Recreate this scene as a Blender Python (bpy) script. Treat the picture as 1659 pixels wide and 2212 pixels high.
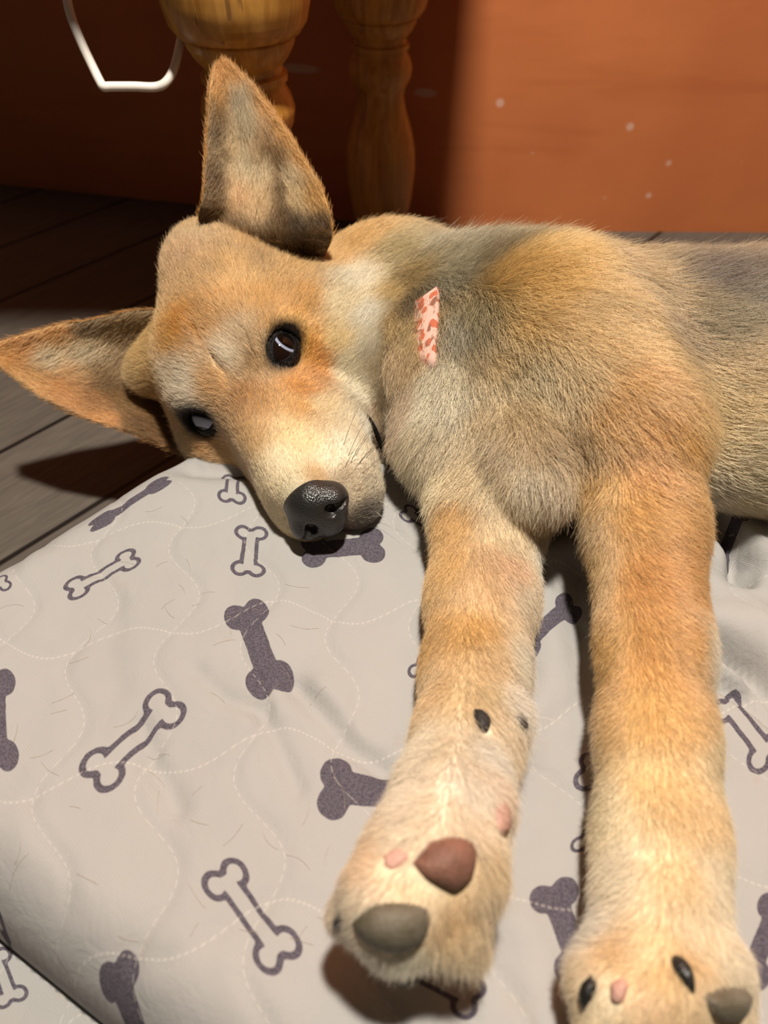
import bpy, math, random
import numpy as np
from mathutils import Vector
from mathutils.bvhtree import BVHTree
for o in list(bpy.data.objects): bpy.data.objects.remove(o)
scene=bpy.context.scene; COL=scene.collection
# ================= camera, world, light, exposure =================
cam_d=bpy.data.cameras.new('camera'); cam=bpy.data.objects.new('camera',cam_d); COL.objects.link(cam)
cam.location=(0,0,.48); cam.rotation_euler=(math.radians(45),0,0)
cam_d.sensor_fit='HORIZONTAL'; cam_d.sensor_width=36; cam_d.lens=36*1660/1659; cam_d.clip_start=.01
cam_d.dof.use_dof=True; cam_d.dof.focus_distance=.485; cam_d.dof.aperture_fstop=8
scene.camera=cam
scene.view_settings.view_transform='Standard'; scene.view_settings.look='None'; scene.view_settings.gamma=1
scene.view_settings.use_curve_mapping=False; scene.view_settings.exposure=0.0
world=bpy.data.worlds.new('world'); scene.world=world; world.use_nodes=True
bg=world.node_tree.nodes['Background']; bg.inputs[0].default_value=(1,.86,.72,1); bg.inputs[1].default_value=.038
lamp_d=bpy.data.lights.new('ceiling_lamp','POINT'); lamp_d.energy=176; lamp_d.color=(1,.93,.82); lamp_d.shadow_soft_size=.055
lamp=bpy.data.objects.new('ceiling_lamp',lamp_d); COL.objects.link(lamp); lamp.location=(.10,.25,1.8)
# ---------- camera ----------
FPX=1660.; CX,CY=829.5,1106.
CAM=np.array([0,0,.48]); _s=2**-.5
FW=np.array([0,_s,-_s]); UP=np.array([0,_s,_s]); RT=np.array([1.,0,0])
def at(px,py,t):
    return CAM+t*(FW+RT*(px-CX)/FPX+UP*(CY-py)/FPX)
def on_z(px,py,z):
    d=FW+RT*(px-CX)/FPX+UP*(CY-py)/FPX
    return CAM+d*((z-CAM[2])/d[2])
HS=1.32
HM=np.array([[0.7058,-0.2271,-0.6710],[0.3177,0.9481,0.0133],[0.6331,-0.2226,0.7413]])
HT=CAM+HS*(np.array([-0.0757,0.3515,0.2271])-CAM)
def hl(x,y,z): return HT+HS*(HM@np.array([x,y,z],float))
# ---------- implicit surface ----------
class Field:
    def __init__(s,lo,hi,h):
        s.lo=np.array(lo,float);s.h=h;s.n=np.ceil((np.array(hi)-s.lo)/h).astype(int)+1
        s.ax=[(s.lo[i]+h*np.arange(s.n[i])).astype(np.float32) for i in range(3)]
        s.d=np.full(s.n,.05,np.float32)
    def box(s,lo,hi):
        a=np.clip(np.floor((lo-s.lo)/s.h).astype(int),0,s.n);b=np.clip(np.ceil((hi-s.lo)/s.h).astype(int)+1,0,s.n)
        sl=tuple(slice(a[i],b[i]) for i in range(3))
        X=s.ax[0][sl[0]][:,None,None];Y=s.ax[1][sl[1]][None,:,None];Z=s.ax[2][sl[2]][None,None,:]
        return sl,X,Y,Z
    def put(s,sl,v,k,sub=False):
        d=s.d[sl]
        if d.size==0: return
        if sub:
            h=np.clip(.5-.5*(d+v)/k,0,1); s.d[sl]=d*(1-h)-v*h+k*h*(1-h)
        else:
            h=np.clip(.5+.5*(v-d)/k,0,1); s.d[sl]=v*(1-h)+d*h-k*h*(1-h)
    def ell(s,c,r,M=None,k=.012,sub=False):
        c=np.array(c,float);r=np.array(r,float)*np.ones(3);m=r.max()+k+.02
        sl,X,Y,Z=s.box(c-m,c+m)
        x,y,z=X-c[0],Y-c[1],Z-c[2]
        if M is None: q=[x,y,z]
        else: q=[M[0,i]*x+M[1,i]*y+M[2,i]*z for i in range(3)]
        k0=np.sqrt(sum((q[i]/r[i])**2 for i in range(3)));k1=np.sqrt(sum((q[i]/r[i]**2)**2 for i in range(3)))+1e-9
        s.put(sl,(k0*(k0-1)/k1).astype(np.float32),k,sub)
    def cone(s,a,b,ra,rb,k=.012,sub=False):
        a=np.array(a,float);b=np.array(b,float);m=max(ra,rb)+k+.02
        sl,X,Y,Z=s.box(np.minimum(a,b)-m,np.maximum(a,b)+m)
        ab=b-a;L=ab@ab
        t=np.clip(((X-a[0])*ab[0]+(Y-a[1])*ab[1]+(Z-a[2])*ab[2])/L,0,1)
        v=np.sqrt((X-a[0]-t*ab[0])**2+(Y-a[1]-t*ab[1])**2+(Z-a[2]-t*ab[2])**2)-(ra+(rb-ra)*t)
        s.put(sl,v.astype(np.float32),k,sub)
    def chain(s,pts,k=.012):
        for (a,ra),(b,rb) in zip(pts[:-1],pts[1:]): s.cone(a,b,ra,rb,k)
    def smooth(s,n=1):
        for _ in range(n):
            for ax in range(3):
                d=s.d; u=np.concatenate([d.take([0],ax),d.take(range(d.shape[ax]-1),ax)],ax); w=np.concatenate([d.take(range(1,d.shape[ax]),ax),d.take([-1],ax)],ax)
                s.d=(.5*d+.25*u+.25*w).astype(np.float32)
    def mesh(s):
        """surface nets -> verts, quads"""
        d=s.d; ins=d<0
        c=np.zeros(tuple(s.n-1),np.int8)
        for i in (0,1):
            for j in (0,1):
                for k in (0,1): c+=ins[i:i+s.n[0]-1,j:j+s.n[1]-1,k:k+s.n[2]-1]
        act=(c>0)&(c<8); I=np.argwhere(act); idx=np.full(c.shape,-1,np.int64); idx[act]=np.arange(len(I))
        V=np.zeros((len(I),3));N=np.zeros(len(I))
        for a in range(3):
            o=[b for b in range(3) if b!=a]
            for j in (0,1):
                for k in (0,1):
                    p=I.copy();p[:,o[0]]+=j;p[:,o[1]]+=k;q=p.copy();q[:,a]+=1
                    dp=d[tuple(p.T)];dq=d[tuple(q.T)];m=(dp<0)!=(dq<0)
                    t=dp[m]/(dp[m]-dq[m]);pt=p[m].astype(float);pt[:,a]+=t
                    V[m]+=pt;N[m]+=1
        V=s.lo+s.h*V/N[:,None]
        Q=[]
        for a in range(3):
            b,c2=(a+1)%3,(a+2)%3
            sh=[slice(1,s.n[i]-1) for i in range(3)];sh[a]=slice(0,s.n[a]-1)
            A=ins[tuple(sh)];s2=list(sh);s2[a]=slice(1,s.n[a]);Bq=ins[tuple(s2)]
            for flip in (0,1):
                m=(A&~Bq) if flip==0 else (~A&Bq)
                P=np.argwhere(m)+np.array([sh[i].start for i in range(3)])
                def nb(db,dc):
                    p=P.copy();p[:,b]-=db;p[:,c2]-=dc;return idx[tuple(p.T)]
                q=np.stack([nb(1,1),nb(0,1),nb(0,0),nb(1,0)],1)
                Q.append(q if flip==0 else q[:,::-1])
        Q=np.concatenate(Q);Q=Q[(Q>=0).all(1)]
        return V,Q
def build_body(h=.0025):
    S=Field((-.26,.02,.06),(.47,.66,.36),h)
    E=lambda c,r,k=.016,sub=False:S.ell(hl(*c),np.array(r)*HS,HM,k,sub)
    Cn=lambda a,b,ra,rb,k=.016,sub=False:S.cone(hl(*a),hl(*b),ra*HS,rb*HS,k,sub)
    # head
    E((0,.05,.008),(.050,.060,.044))
    E((0,.018,.008),(.041,.036,.026))
    E((.044,.040,-.022),(.028,.042,.036))
    for s in (1,-1):
        E((s*.036,.036,-.022),(.030,.044,.038))
        E((s*.024,.008,.016),(.013,.014,.010),.012)
    Cn((0,.0,-.014),(-.002,-.076,-.030),.028,.0175)
    for s in (1,-1):
        E((s*.017,-.048,-.040),(.0145,.036,.021),.012)
        E((s*.022,-.012,-.040),(.016,.035,.024),.014)
        E((s*.014-.002,-.068,-.046),(.0130,.020,.015),.012)
    Cn((0,.02,-.060),(0,-.070,-.058),.028,.013,.008)
    E((.008,-.077,-.057),(.013,.014,.012),.01)
    E((0,.06,-.045),(.046,.05,.036),.02)
    for s in (1,-1):
        E((s*.042,.066,.030 if s<0 else .018),(.020,.018,.016),.02)
        E((.0289,-.0039,.0015) if s>0 else (-.0286,-.0001,.0049),(.0105,.0105,.0105),.004,True)
    E((.020,.060,.030),(.026,.024,.018),.02)
    S.ell(at(462,590,.60),(.034,.03,.03),None,.03)
    S.ell(at(440,548,.612),(.020,.02,.022),None,.03)
    Cn((.004,.012,.0375),(.0015,-.018,.0165),.0022,.0016,.006,True)
    # neck and trunk
    nk=hl(0,.10,-.02)
    S.cone(nk,at(1060,740,.625),.074,.078,.04)
    S.ell(at(850,625,.66),(.063,.05,.055),None,.03)
    S.ell(at(890,870,.612),(.050,.055,.040),None,.03)
    S.ell(at(855,955,.592),(.030,.035,.025),None,.02)
    # trunk
    S.ell((.13,.475,.165),(.13,.105,.062),None,.04)
    S.ell((.32,.455,.160),(.22,.125,.074),None,.04)
    # shoulder
    S.ell(at(1190,700,.54),(.062,.056,.048),None,.03)
    S.cone(at(1210,720,.51),at(1350,910,.455),.050,.038,.03)
    # chest
    S.ell(at(1085,965,.52),(.068,.055,.048),None,.035)
    S.ell(at(1150,1010,.46),(.03,.04,.03),None,.02)
    # right-hand leg
    S.chain([(at(1270,800,.49),.050),(at(1365,960,.455),.0355),(at(1393,1150,.434),.0308),(at(1412,1400,.401),.0270),(at(1418,1600,.371),.0262),(at(1425,1800,.347),.0268),(at(1420,1950,.326),.0280)],.012)
    # right-hand paw
    for px,py,t,r in ((1300,2120,.300,.0145),(1370,2150,.292,.0148),(1450,2130,.292,.0148),(1535,2110,.300,.0138)):
        S.cone(at(1420,1960,.318),at(px,py,t),.019,r,.007)
    S.cone(at(1330,2150,.294),at(1300,2300,.29),.014,.012,.006)
    S.cone(at(1540,2090,.298),at(1560,2200,.295),.0135,.012,.006)
    S.cone(at(1430,2130,.294),at(1440,2300,.29),.018,.016,.008)
    # lower-left leg
    S.chain([(at(1040,990,.51),.040),(at(1055,1120,.48),.0345),(at(1040,1300,.445),.0300),(at(1027,1450,.413),.0265),(at(1010,1600,.375),.0238),(at(970,1740,.335),.0225),(at(935,1850,.312),.0235)],.012)
    S.ell(at(1072,1545,.378),(.014,.013,.012),None,.01)
    S.cone(at(985,1760,.325),at(1015,1890,.31),.019,.013,.01)
    S.cone(at(920,1870,.305),at(835,1945,.292),.0245,.0185,.009)
    S.cone(at(920,1870,.305),at(955,1985,.298),.0245,.0150,.009)
    S.cone(at(890,1900,.30),at(752,1978,.298),.016,.0085,.007)
    S.cone(at(865,1945,.292),at(855,2010,.295),.0175,.0145,.007)
    S.cone(at(960,1960,.30),at(1000,2030,.302),.0125,.0095,.006)
    S.smooth(1)
    return S.mesh()
# ================= helpers =================
def tag(o,label=None,cat=None,group=None,kind=None):
    if label: o['label']=label
    if cat: o['category']=cat
    if group: o['group']=group
    if kind: o['kind']=kind
    return o
def mesh(name,V,Fc,mat,parent=None,smooth=True):
    me=bpy.data.meshes.new(name); me.from_pydata([tuple(map(float,v)) for v in V],[],[tuple(map(int,f)) for f in Fc])
    if smooth: me.polygons.foreach_set('use_smooth',[True]*len(me.polygons))
    me.materials.append(mat); me.update()
    o=bpy.data.objects.new(name,me); COL.objects.link(o)
    if parent: o.parent=parent
    return o
def empty(name,loc):
    o=bpy.data.objects.new(name,None); COL.objects.link(o); o.location=loc; o.empty_display_size=.02; return o
def hexl(h):
    c=np.array([int(h[i:i+2],16) for i in (0,2,4)])/255.
    return np.where(c<=.04045,c/12.92,((c+.055)/1.055)**2.4)
class NT:
    def __init__(s,name):
        s.m=bpy.data.materials.new(name); s.m.use_nodes=True; s.t=s.m.node_tree; s.b=s.t.nodes['Principled BSDF']
    def n(s,typ,**k):
        nd=s.t.nodes.new(typ)
        for a,v in k.items(): setattr(nd,a,v)
        return nd
    def put(s,sock,v):
        if hasattr(v,'is_output'): s.t.links.new(v,sock)
        else: sock.default_value=v
    def math(s,op,a,b=None,c=None,clamp=False):
        nd=s.n('ShaderNodeMath',operation=op,use_clamp=clamp)
        for i,v in enumerate((a,b,c)):
            if v is not None: s.put(nd.inputs[i],v)
        return nd.outputs[0]
    def mix(s,f,a,b):
        nd=s.n('ShaderNodeMix',data_type='RGBA'); s.put(nd.inputs[0],f)
        for i,v in ((6,a),(7,b)): s.put(nd.inputs[i],v if hasattr(v,'is_output') else (*v[:3],1))
        return nd.outputs[2]
    def noise(s,vec,scale,detail=3,rough=.5,dist=0):
        nd=s.n('ShaderNodeTexNoise'); nd.inputs['Scale'].default_value=scale; nd.inputs['Detail'].default_value=detail; nd.inputs['Roughness'].default_value=rough; nd.inputs['Distortion'].default_value=dist
        if vec is not None: s.put(nd.inputs['Vector'],vec)
        return nd.outputs[0]
    def sstep(s,x,a,b):
        nd=s.n('ShaderNodeMapRange',interpolation_type='SMOOTHSTEP'); s.put(nd.inputs[0],x); nd.inputs[1].default_value=a; nd.inputs[2].default_value=b
        return nd.outputs[0]
    def obj(s): return s.n('ShaderNodeTexCoord').outputs['Object']
    def mapv(s,v,scale=(1,1,1),rot=(0,0,0),loc=(0,0,0)):
        nd=s.n('ShaderNodeMapping'); s.put(nd.inputs[0],v); nd.inputs[1].default_value=loc; nd.inputs[2].default_value=rot; nd.inputs[3].default_value=scale; return nd.outputs[0]
    def base(s,c,rough=.8,spec=.3,bump=None,bs=.3,bd=.001):
        s.put(s.b.inputs['Base Color'],c if hasattr(c,'is_output') else (*c[:3],1)); s.put(s.b.inputs['Roughness'],rough); s.b.inputs['Specular IOR Level'].default_value=spec
        if bump is not None:
            nd=s.n('ShaderNodeBump'); nd.inputs['Strength'].default_value=bs; nd.inputs['Distance'].default_value=bd; s.put(nd.inputs['Height'],bump); s.t.links.new(nd.outputs[0],s.b.inputs['Normal'])
        return s.m
rng=np.random.default_rng(7)
_K=[rng.normal(size=(3,10)) for _ in range(6)]; _PH=rng.uniform(0,6.28,(6,10))
def vnoise(P,freq,ch=0):      # smooth pseudo noise, about -1..1
    return np.sin(P@(_K[ch]*freq)+_PH[ch]).sum(1)*(.45/ math.sqrt(5))
# ================= the room =================
WY=1.035
def wall_material():
    n=NT('terracotta_wall'); o=n.obj()
    big=n.noise(o,3.5,3); fine=n.noise(o,60,4)
    c=n.mix(n.sstep(big,.3,.7),hexl('d27c48'),hexl('c26e40'))
    c=n.mix(n.math('MULTIPLY',n.sstep(n.noise(n.mapv(o,(3,1,22)),1.6,3),.5,.8),.25),c,hexl('a04a20'))
    for px,py,r in ((1360,272,10),(1443,350,9),(1400,420,9),(1598,348,8),(1080,222,9),(1305,425,6),(1150,330,4),(1500,460,5)):
        d=FW+RT*(px-CX)/FPX+UP*(CY-py)/FPX; p=CAM+d*(WY/d[1])
        nd=n.n('ShaderNodeVectorMath',operation='DISTANCE'); n.put(nd.inputs[0],o); nd.inputs[1].default_value=tuple(p); 
        rr=r*1.05/FPX
        c=n.mix(n.math('MULTIPLY',n.sstep(nd.outputs['Value'],rr*1.15,rr*.6),.5 if r>7 else .25),c,hexl('e8c8b8'))
    for px,py,sx,sz,ang in ((640,172,.030,.006,-.15),(920,205,.016,.006,-.9)):
        d=FW+RT*(px-CX)/FPX+UP*(CY-py)/FPX; p=CAM+d*(WY/d[1])
        mp=n.n('ShaderNodeVectorMath',operation='SUBTRACT'); n.put(mp.inputs[0],o); mp.inputs[1].default_value=tuple(p)
        v=n.mapv(mp.outputs[0],(1/sx,0,1/sz),(0,ang,0)); v2=n.n('ShaderNodeVectorMath',operation='LENGTH'); n.put(v2.inputs[0],v)
        c=n.mix(n.math('MULTIPLY',n.sstep(v2.outputs['Value'],1.1,.6),.6),c,hexl('d8c0b0'))
    return n.base(c,.62,.35,n.noise(o,25,4),.25,.002)
wall_m=wall_material()
def slab_wall(name,a,b,th=.1):
    a=np.array(a);b=np.array(b);n_=np.array([-(b-a)[1],(b-a)[0]]);n_=n_/np.hypot(*n_)*th
    if n_[1]<0: n_=-n_
    V=[(*p,z) for z in (0,2.3) for p in (a,b,b+n_,a+n_)]
    o=mesh(name,V,[(3,2,1,0),(4,5,6,7),(0,1,5,4),(1,2,6,5),(2,3,7,6),(3,0,4,7)],wall_m,smooth=False); tag(o,kind='structure'); return o
slab_wall('wall_back',(.085,WY),(1.6,WY-.02)); slab_wall('wall_left',(-1.7,1.455),(.085,WY))
def floor_material():
    n=NT('grey_planks'); o=n.mapv(n.obj(),(1,1,1),(0,0,math.radians(-49)))
    sx=n.n('ShaderNodeSeparateXYZ'); n.put(sx.inputs[0],o)
    yy=n.math('ADD',sx.outputs[1],.0045); fr=n.math('FRACT',n.math('DIVIDE',yy,.13)); idx=n.math('FLOOR',n.math('DIVIDE',yy,.13))
    d=n.math('MINIMUM',fr,n.math('SUBTRACT',1.0,fr))
    g=n.noise(n.mapv(o,(6,60,1)),3,6,.65,.6); g2=n.noise(n.mapv(o,(2,9,1)),4,3)
    wn=n.n('ShaderNodeTexWhiteNoise',noise_dimensions='1D'); n.put(wn.inputs['W'],idx)
    c=n.mix(g,hexl('4a443e'),hexl('a89c8e')); c=n.mix(n.math('MULTIPLY',g2,.5),c,hexl('6a6058')); c=n.mix(n.math('MULTIPLY',wn.outputs[0],.25),c,hexl('5a544e'))
    c=n.mix(n.sstep(d,.03,.012),c,hexl('1a1512'))
    return n.base(n.mix(.45,c,(0,0,0)),.5,.4,n.math('MULTIPLY',g,n.sstep(d,.0,.03)),.3,.001)
fl=mesh('floor',[(-1.6,-.6,-.03),(1.6,-.6,-.03),(1.6,1.6,-.03),(-1.6,1.6,-.03),(-1.6,-.6,0),(1.6,-.6,0),(1.6,1.6,0),(-1.6,1.6,0)],
  [(3,2,1,0),(4,5,6,7),(0,1,5,4),(1,2,6,5),(2,3,7,6),(3,0,4,7)],floor_material(),smooth=False); tag(fl,kind='structure')
# ================= wooden table =================
def wood_material():
    n=NT('varnished_pine'); o=n.obj()
    g=n.noise(n.mapv(o,(55,55,5)),1.5,5,.6,.8); g2=n.noise(n.mapv(o,(8,8,2)),2,3)
    c=n.mix(n.sstep(g,.3,.7),hexl('d29a48'),hexl('a8702c')); c=n.mix(n.math('MULTIPLY',n.sstep(g2,.55,.75),.5),c,hexl('7c4c20'))
    st=n.noise(n.mapv(o,(160,160,9)),1.0,2); c=n.mix(n.math('MULTIPLY',n.sstep(st,.66,.74),.6),c,hexl('5a3414'))
    return n.base(c,.38,.5,g,.15,.001)
wood=wood_material()
table=empty('wooden_table',(-.12,.72,0)); tag(table,'honey-coloured pine table with fat turned legs behind the dog, against the terracotta wall','table')
PROF=[(0,.030),(.012,.033),(.03,.033),(.05,.036),(.09,.044),(.13,.048),(.155,.047),(.18,.042),(.205,.034),(.222,.0305),(.232,.032),(.245,.039),(.256,.041),(.266,.0385),(.274,.034),(.277,.0335),(.279,.0365),(.284,.0365),(.286,.033),(.290,.033),(.298,.040),(.306,.0445),(.311,.0455),(.3125,.0445),(.314,.050),(.322,.056),(.335,.0595),(.35,.061),(.37,.060),(.39,.055),(.41,.048),(.43,.044),(.44,.048),(.45,.048)]
def lathe(prof,x,y,k,zs,seg=64):
    pts=[]
    for (z0,r0),(z1,r1) in zip(prof[:-1],prof[1:]):
        for t in np.linspace(0,1,4)[:-1]: pts.append((z0+(z1-z0)*t,r0+(r1-r0)*t))
    pts.append(prof[-1]); V=[];Fc=[]
    for z,r in pts:
        for i in range(seg):
            a=2*math.pi*i/seg; V.append((x+r*k*math.cos(a),y+r*k*math.sin(a),z*zs))
    n=len(pts)
    for j in range(n-1):
        for i in range(seg):
            a=j*seg+i;b=j*seg+(i+1)%seg; Fc.append((a,b,b+seg,a+seg))
    Fc.append(tuple(range(seg))[::-1]); Fc.append(tuple((n-1)*seg+i for i in range(seg)))
    return V,Fc
def box(x0,x1,y0,y1,z0,z1):
    V=[(x,y,z) for z in (z0,z1) for x,y in ((x0,y0),(x1,y0),(x1,y1),(x0,y1))]
    return V,[(3,2,1,0),(4,5,6,7),(0,1,5,4),(1,2,6,5),(2,3,7,6),(3,0,4,7)]
def leg(x,y,k):
    V,Fc=lathe(PROF,0,0,k,k); zt=.45*k; V2,F2=box(-.05*k,.05*k,-.05*k,.05*k,zt-.002,.70)
    n=len(V); o=mesh('leg',V+V2,Fc+[tuple(i+n for i in f) for f in F2],wood,table)
    o.location=(x+.12,y-.72,0)
    m=o.modifiers.new('e','EDGE_SPLIT'); m.split_angle=math.radians(50)
    return o
leg(-.118,.72,1.0); leg(-.004,.959,.875)
V,Fc=box(-.60+.12,.104+.12,.58-.72,1.03-.72,.70,.73); top=mesh('tabletop',V,Fc,wood,table,smooth=False)
bv=top.modifiers.new('b','BEVEL'); bv.width=.006; bv.segments=3
# ================= white cable =================
def tube(pts,rad,seg=12,caps=True):
    P=[Vector(p) for p in pts]; V=[];Fc=[]; up=Vector((0,0,1))
    n=len(P); rad=[rad]*n if not hasattr(rad,'__len__') else rad
    prev=None
    for i in range(n):
        t=(P[min(i+1,n-1)]-P[max(i-1,0)]).normalized()
        if prev is None: a=t.orthogonal().normalized()
        else: a=(prev-t*prev.dot(t)).normalized()
        prev=a; b=t.cross(a)
        for k in range(seg):
            th=2*math.pi*k/seg; V.append(tuple(P[i]+(a*math.cos(th)+b*math.sin(th))*rad[i]))
    for i in range(n-1):
        for k in range(seg):
            q=i*seg+k;r=i*seg+(k+1)%seg; Fc.append((q,r,r+seg,q+seg))
    Fc.append(tuple(range(seg))[::-1]); Fc.append(tuple((n-1)*seg+k for k in range(seg)))
    return V,Fc
def spline(pts,m=10):
    P=[np.array(p,float) for p in pts]; P=[2*P[0]-P[1]]+P+[2*P[-1]-P[-2]]; out=[]
    for i in range(1,len(P)-2):
        for t in np.linspace(0,1,m,endpoint=False):
            out.append(.5*((2*P[i])+(-P[i-1]+P[i+1])*t+(2*P[i-1]-5*P[i]+4*P[i+1]-P[i+2])*t*t+(-P[i-1]+3*P[i]-3*P[i+1]+P[i+2])*t**3))
    out.append(P[-2]); return out
m=NT('white_cable'); cable_m=m.base(hexl('efe6dc'),.45,.4)
def tcab(y): return lambda px,py: at(px,py,y)
cp=[(120,-260,.62),(128,-120,.62),(140,-30,.62),(152,30,.62),(175,90,.62),(203,150,.62),(217,178,.62),(224,187,.62),(240,187,.622),(290,187,.625),(335,188,.63),(358,178,.63),(375,150,.632),(388,100,.635),(397,50,.638),(406,0,.64),(418,-60,.645),(440,-250,.66)]
V,Fc=tube(spline([at(*c) for c in cp],8),.0036)
cable=mesh('power_cable',V,Fc,cable_m); tag(cable,'white cable hanging in a U-shaped loop in front of the dark wall','cable')
# ================= cushion =================
ZT=.108
def bone_dist(n,u,v):
    """distance field of a printed bone; u along, v across, half length 1"""
    au=n.math('ABSOLUTE',u); av=n.math('ABSOLUTE',v)
    # lobes
    du=n.math('SUBTRACT',au,.70); dv=n.math('SUBTRACT',av,.25)
    lob=n.math('SUBTRACT',n.math('SQRT',n.math('ADD',n.math('MULTIPLY',du,du),n.math('MULTIPLY',dv,dv))),.285)
    # shaft (slightly waisted)
    w=n.math('ADD',.262,n.math('MULTIPLY',n.math('MULTIPLY',u,u),.03))
    sh=n.math('MAXIMUM',n.math('SUBTRACT',av,w),n.math('SUBTRACT',au,.88))
    return n.math('SMOOTH_MIN',lob,sh,.09)
def cloth_material():
    n=NT('bone_print_cloth')
    uv=n.n('ShaderNodeUVMap',uv_map='print').outputs[0]; s=n.n('ShaderNodeSeparateXYZ'); n.put(s.inputs[0],uv)
    kd=n.n('ShaderNodeAttribute',attribute_name='filled').outputs['Fac']
    o=n.obj()
    wob=n.math('MULTIPLY',n.math('SUBTRACT',n.noise(o,120,2),.5),.05)
    d=n.math('ADD',bone_dist(n,s.outputs[0],s.outputs[1]),wob)
    solid=n.sstep(d,.012,-.012); line=n.math('MULTIPLY',solid,n.sstep(d,-.135,-.11)); 
    ink=n.math('ADD',n.math('MULTIPLY',solid,kd),n.math('MULTIPLY',line,n.math('SUBTRACT',1.0,kd)))
    grain=n.noise(o,900,2,.7)
    wv=n.n('ShaderNodeTexWave',bands_direction='DIAGONAL'); n.put(wv.inputs['Vector'],o); wv.inputs['Scale'].default_value=330; wv.inputs['Distortion'].default_value=1.5; wv.inputs['Detail'].default_value=1
    cb=n.mix(n.noise(o,14,4),hexl('a2a09d'),hexl('adaaa7'))
    cb=n.mix(n.math('MULTIPLY',wv.outputs['Fac'],.10),cb,hexl('9a9088'))
    stn=n.noise(o,32,4,.7); cb=n.mix(n.math('MULTIPLY',n.sstep(stn,.62,.8),.35),cb,hexl('a8927c'))
    inkc=n.mix(n.sstep(grain,.35,.65),hexl('3a3440'),hexl('5d5560'))
    c=n.mix(n.math('MULTIPLY',ink,.93),cb,inkc)
    # quilting thread
    q=n.n('ShaderNodeUVMap',uv_map='quilt').outputs[0]; qs=n.n('ShaderNodeSeparateXYZ'); n.put(qs.inputs[0],q)
    tot=None
    for a,b in ((0,1),(1,0)):
        f=n.math('ABSOLUTE',n.math('SUBTRACT',n.math('FRACT',qs.outputs[a]),.5))
        ln=n.sstep(f,.010,.005)
        da=n.math('GREATER_THAN',n.math('FRACT',n.math('MULTIPLY',qs.outputs[b],16.0)),.38)
        l=n.math('MULTIPLY',ln,da); tot=l if tot is None else n.math('MAXIMUM',tot,l)
    c=n.mix(n.math('MULTIPLY',tot,.20),c,hexl('e6ddd2'))
    h=n.math('ADD',n.math('MULTIPLY',grain,.15),n.math('ADD',n.math('MULTIPLY',wv.outputs['Fac'],.15),n.math('MULTIPLY',tot,.4)))
    h=n.math('ADD',h,n.math('MULTIPLY',n.noise(o,48,5,.62,.6),3.0))
    return n.base(c,.92,.15,h,.35,.0012)
cloth_m=cloth_material()
def px_line(L,z=ZT): return [on_z(px,py,z)[:2] for px,py in L]
def seg_dist(X,Y,L):
    best=None
    for a,b in zip(L[:-1],L[1:]):
        ab=b-a; t=np.clip(((X-a[0])*ab[0]+(Y-a[1])*ab[1])/(ab@ab),0,1)
        d=np.hypot(X-a[0]-t*ab[0],Y-a[1]-t*ab[1]); best=d if best is None else np.minimum(best,d)
    return best
def inside_dist(X,Y,poly):
    """signed distance, positive inside a convex polygon, with rounded corners"""
    d=None
    for i in range(len(poly)):
        a=np.array(poly[i]);b=np.array(poly[(i+1)%len(poly)]);n_=np.array([-(b-a)[1],(b-a)[0]]);n_/=np.hypot(*n_)
        v=(X-a[0])*n_[0]+(Y-a[1])*n_[1]
        d=v if d is None else -np.logaddexp(-d/.012,-v/.012)*.012
    return d
FOLDS=[ # pixel polyline, depth (m, negative = crease), width (m)
 ([(640,1480),(700,1540),(760,1610),(830,1660)],-.0065,.0065),([(690,1480),(740,1560),(800,1620)],.003,.008),
 ([(1548,1405),(1610,1440),(1680,1500),(1760,1570)],-.020,.007),([(1560,1470),(1620,1500),(1700,1570)],-.010,.005),([(1560,1440),(1640,1470),(1720,1530)],.008,.006),([(1545,1350),(1620,1370),(1700,1420)],.012,.018),
 ([(1560,1250),(1620,1300),(1700,1360)],-.006,.010),([(1535,1120),(1565,1160),(1590,1200),(1600,1250)],-.020,.006),([(1600,1200),(1630,1230),(1620,1260)],-.008,.004),([(1420,1180),(1560,1260),(1660,1340)],.008,.012),([(1560,1105),(1620,1120),(1700,1130)],.012,.02),
 ([(1600,1180),(1660,1200),(1720,1230)],.012,.014),([(1180,1210),(1230,1190),(1280,1200)],.012,.016),
 ([(420,985),(520,990)],-.018,.016),([(300,1560),(330,1650),(380,1740)],-.004,.006),([(560,1520),(600,1600),(640,1700)],-.0035,.005),([(250,1300),(230,1400),(250,1480)],-.002,.008),
 ([(420,1440),(480,1500),(560,1530)],-.003,.005),([(1120,2000),(1160,2080),(1180,2200)],.004,.012),([(1170,1230),(1190,1400),(1150,1600)],.004,.010),([(1250,1240),(1260,1400),(1265,1600)],-.004,.008),([(1160,1450),(1180,1600),(1130,1800)],-.003,.012)]
def cloth_height(X,Y,poly,zt,base,w,folds):
    d=inside_dist(X,Y,poly); q=np.clip(1-d/w,0,1)
    h=np.sqrt(np.clip(1-q**2.2,0,1))
    Z=base+(zt-base)*h
    P=np.stack([X.ravel(),Y.ravel(),0*X.ravel()],1)
    Z=Z+h*(.0035*vnoise(P,9,0)+.0016*vnoise(P*[1.3,.6,1],32,1)+.0009*vnoise(P*[1.5,.6,1],75,2)+.0004*vnoise(P,150,3)).reshape(X.shape)
    u,v=quilt(X,Y)
    fu=np.abs(u-np.floor(u)-.5);fv=np.abs(v-np.floor(v)-.5)
    Z=Z-h*.0016*(np.exp(-(fu/.07)**2)+np.exp(-(fv/.07)**2)*.7)
    for L,a,wd in folds:
        Z=Z+h*a*np.exp(-(seg_dist(X,Y,px_line(L))/wd)**2)
    return Z,d
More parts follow.
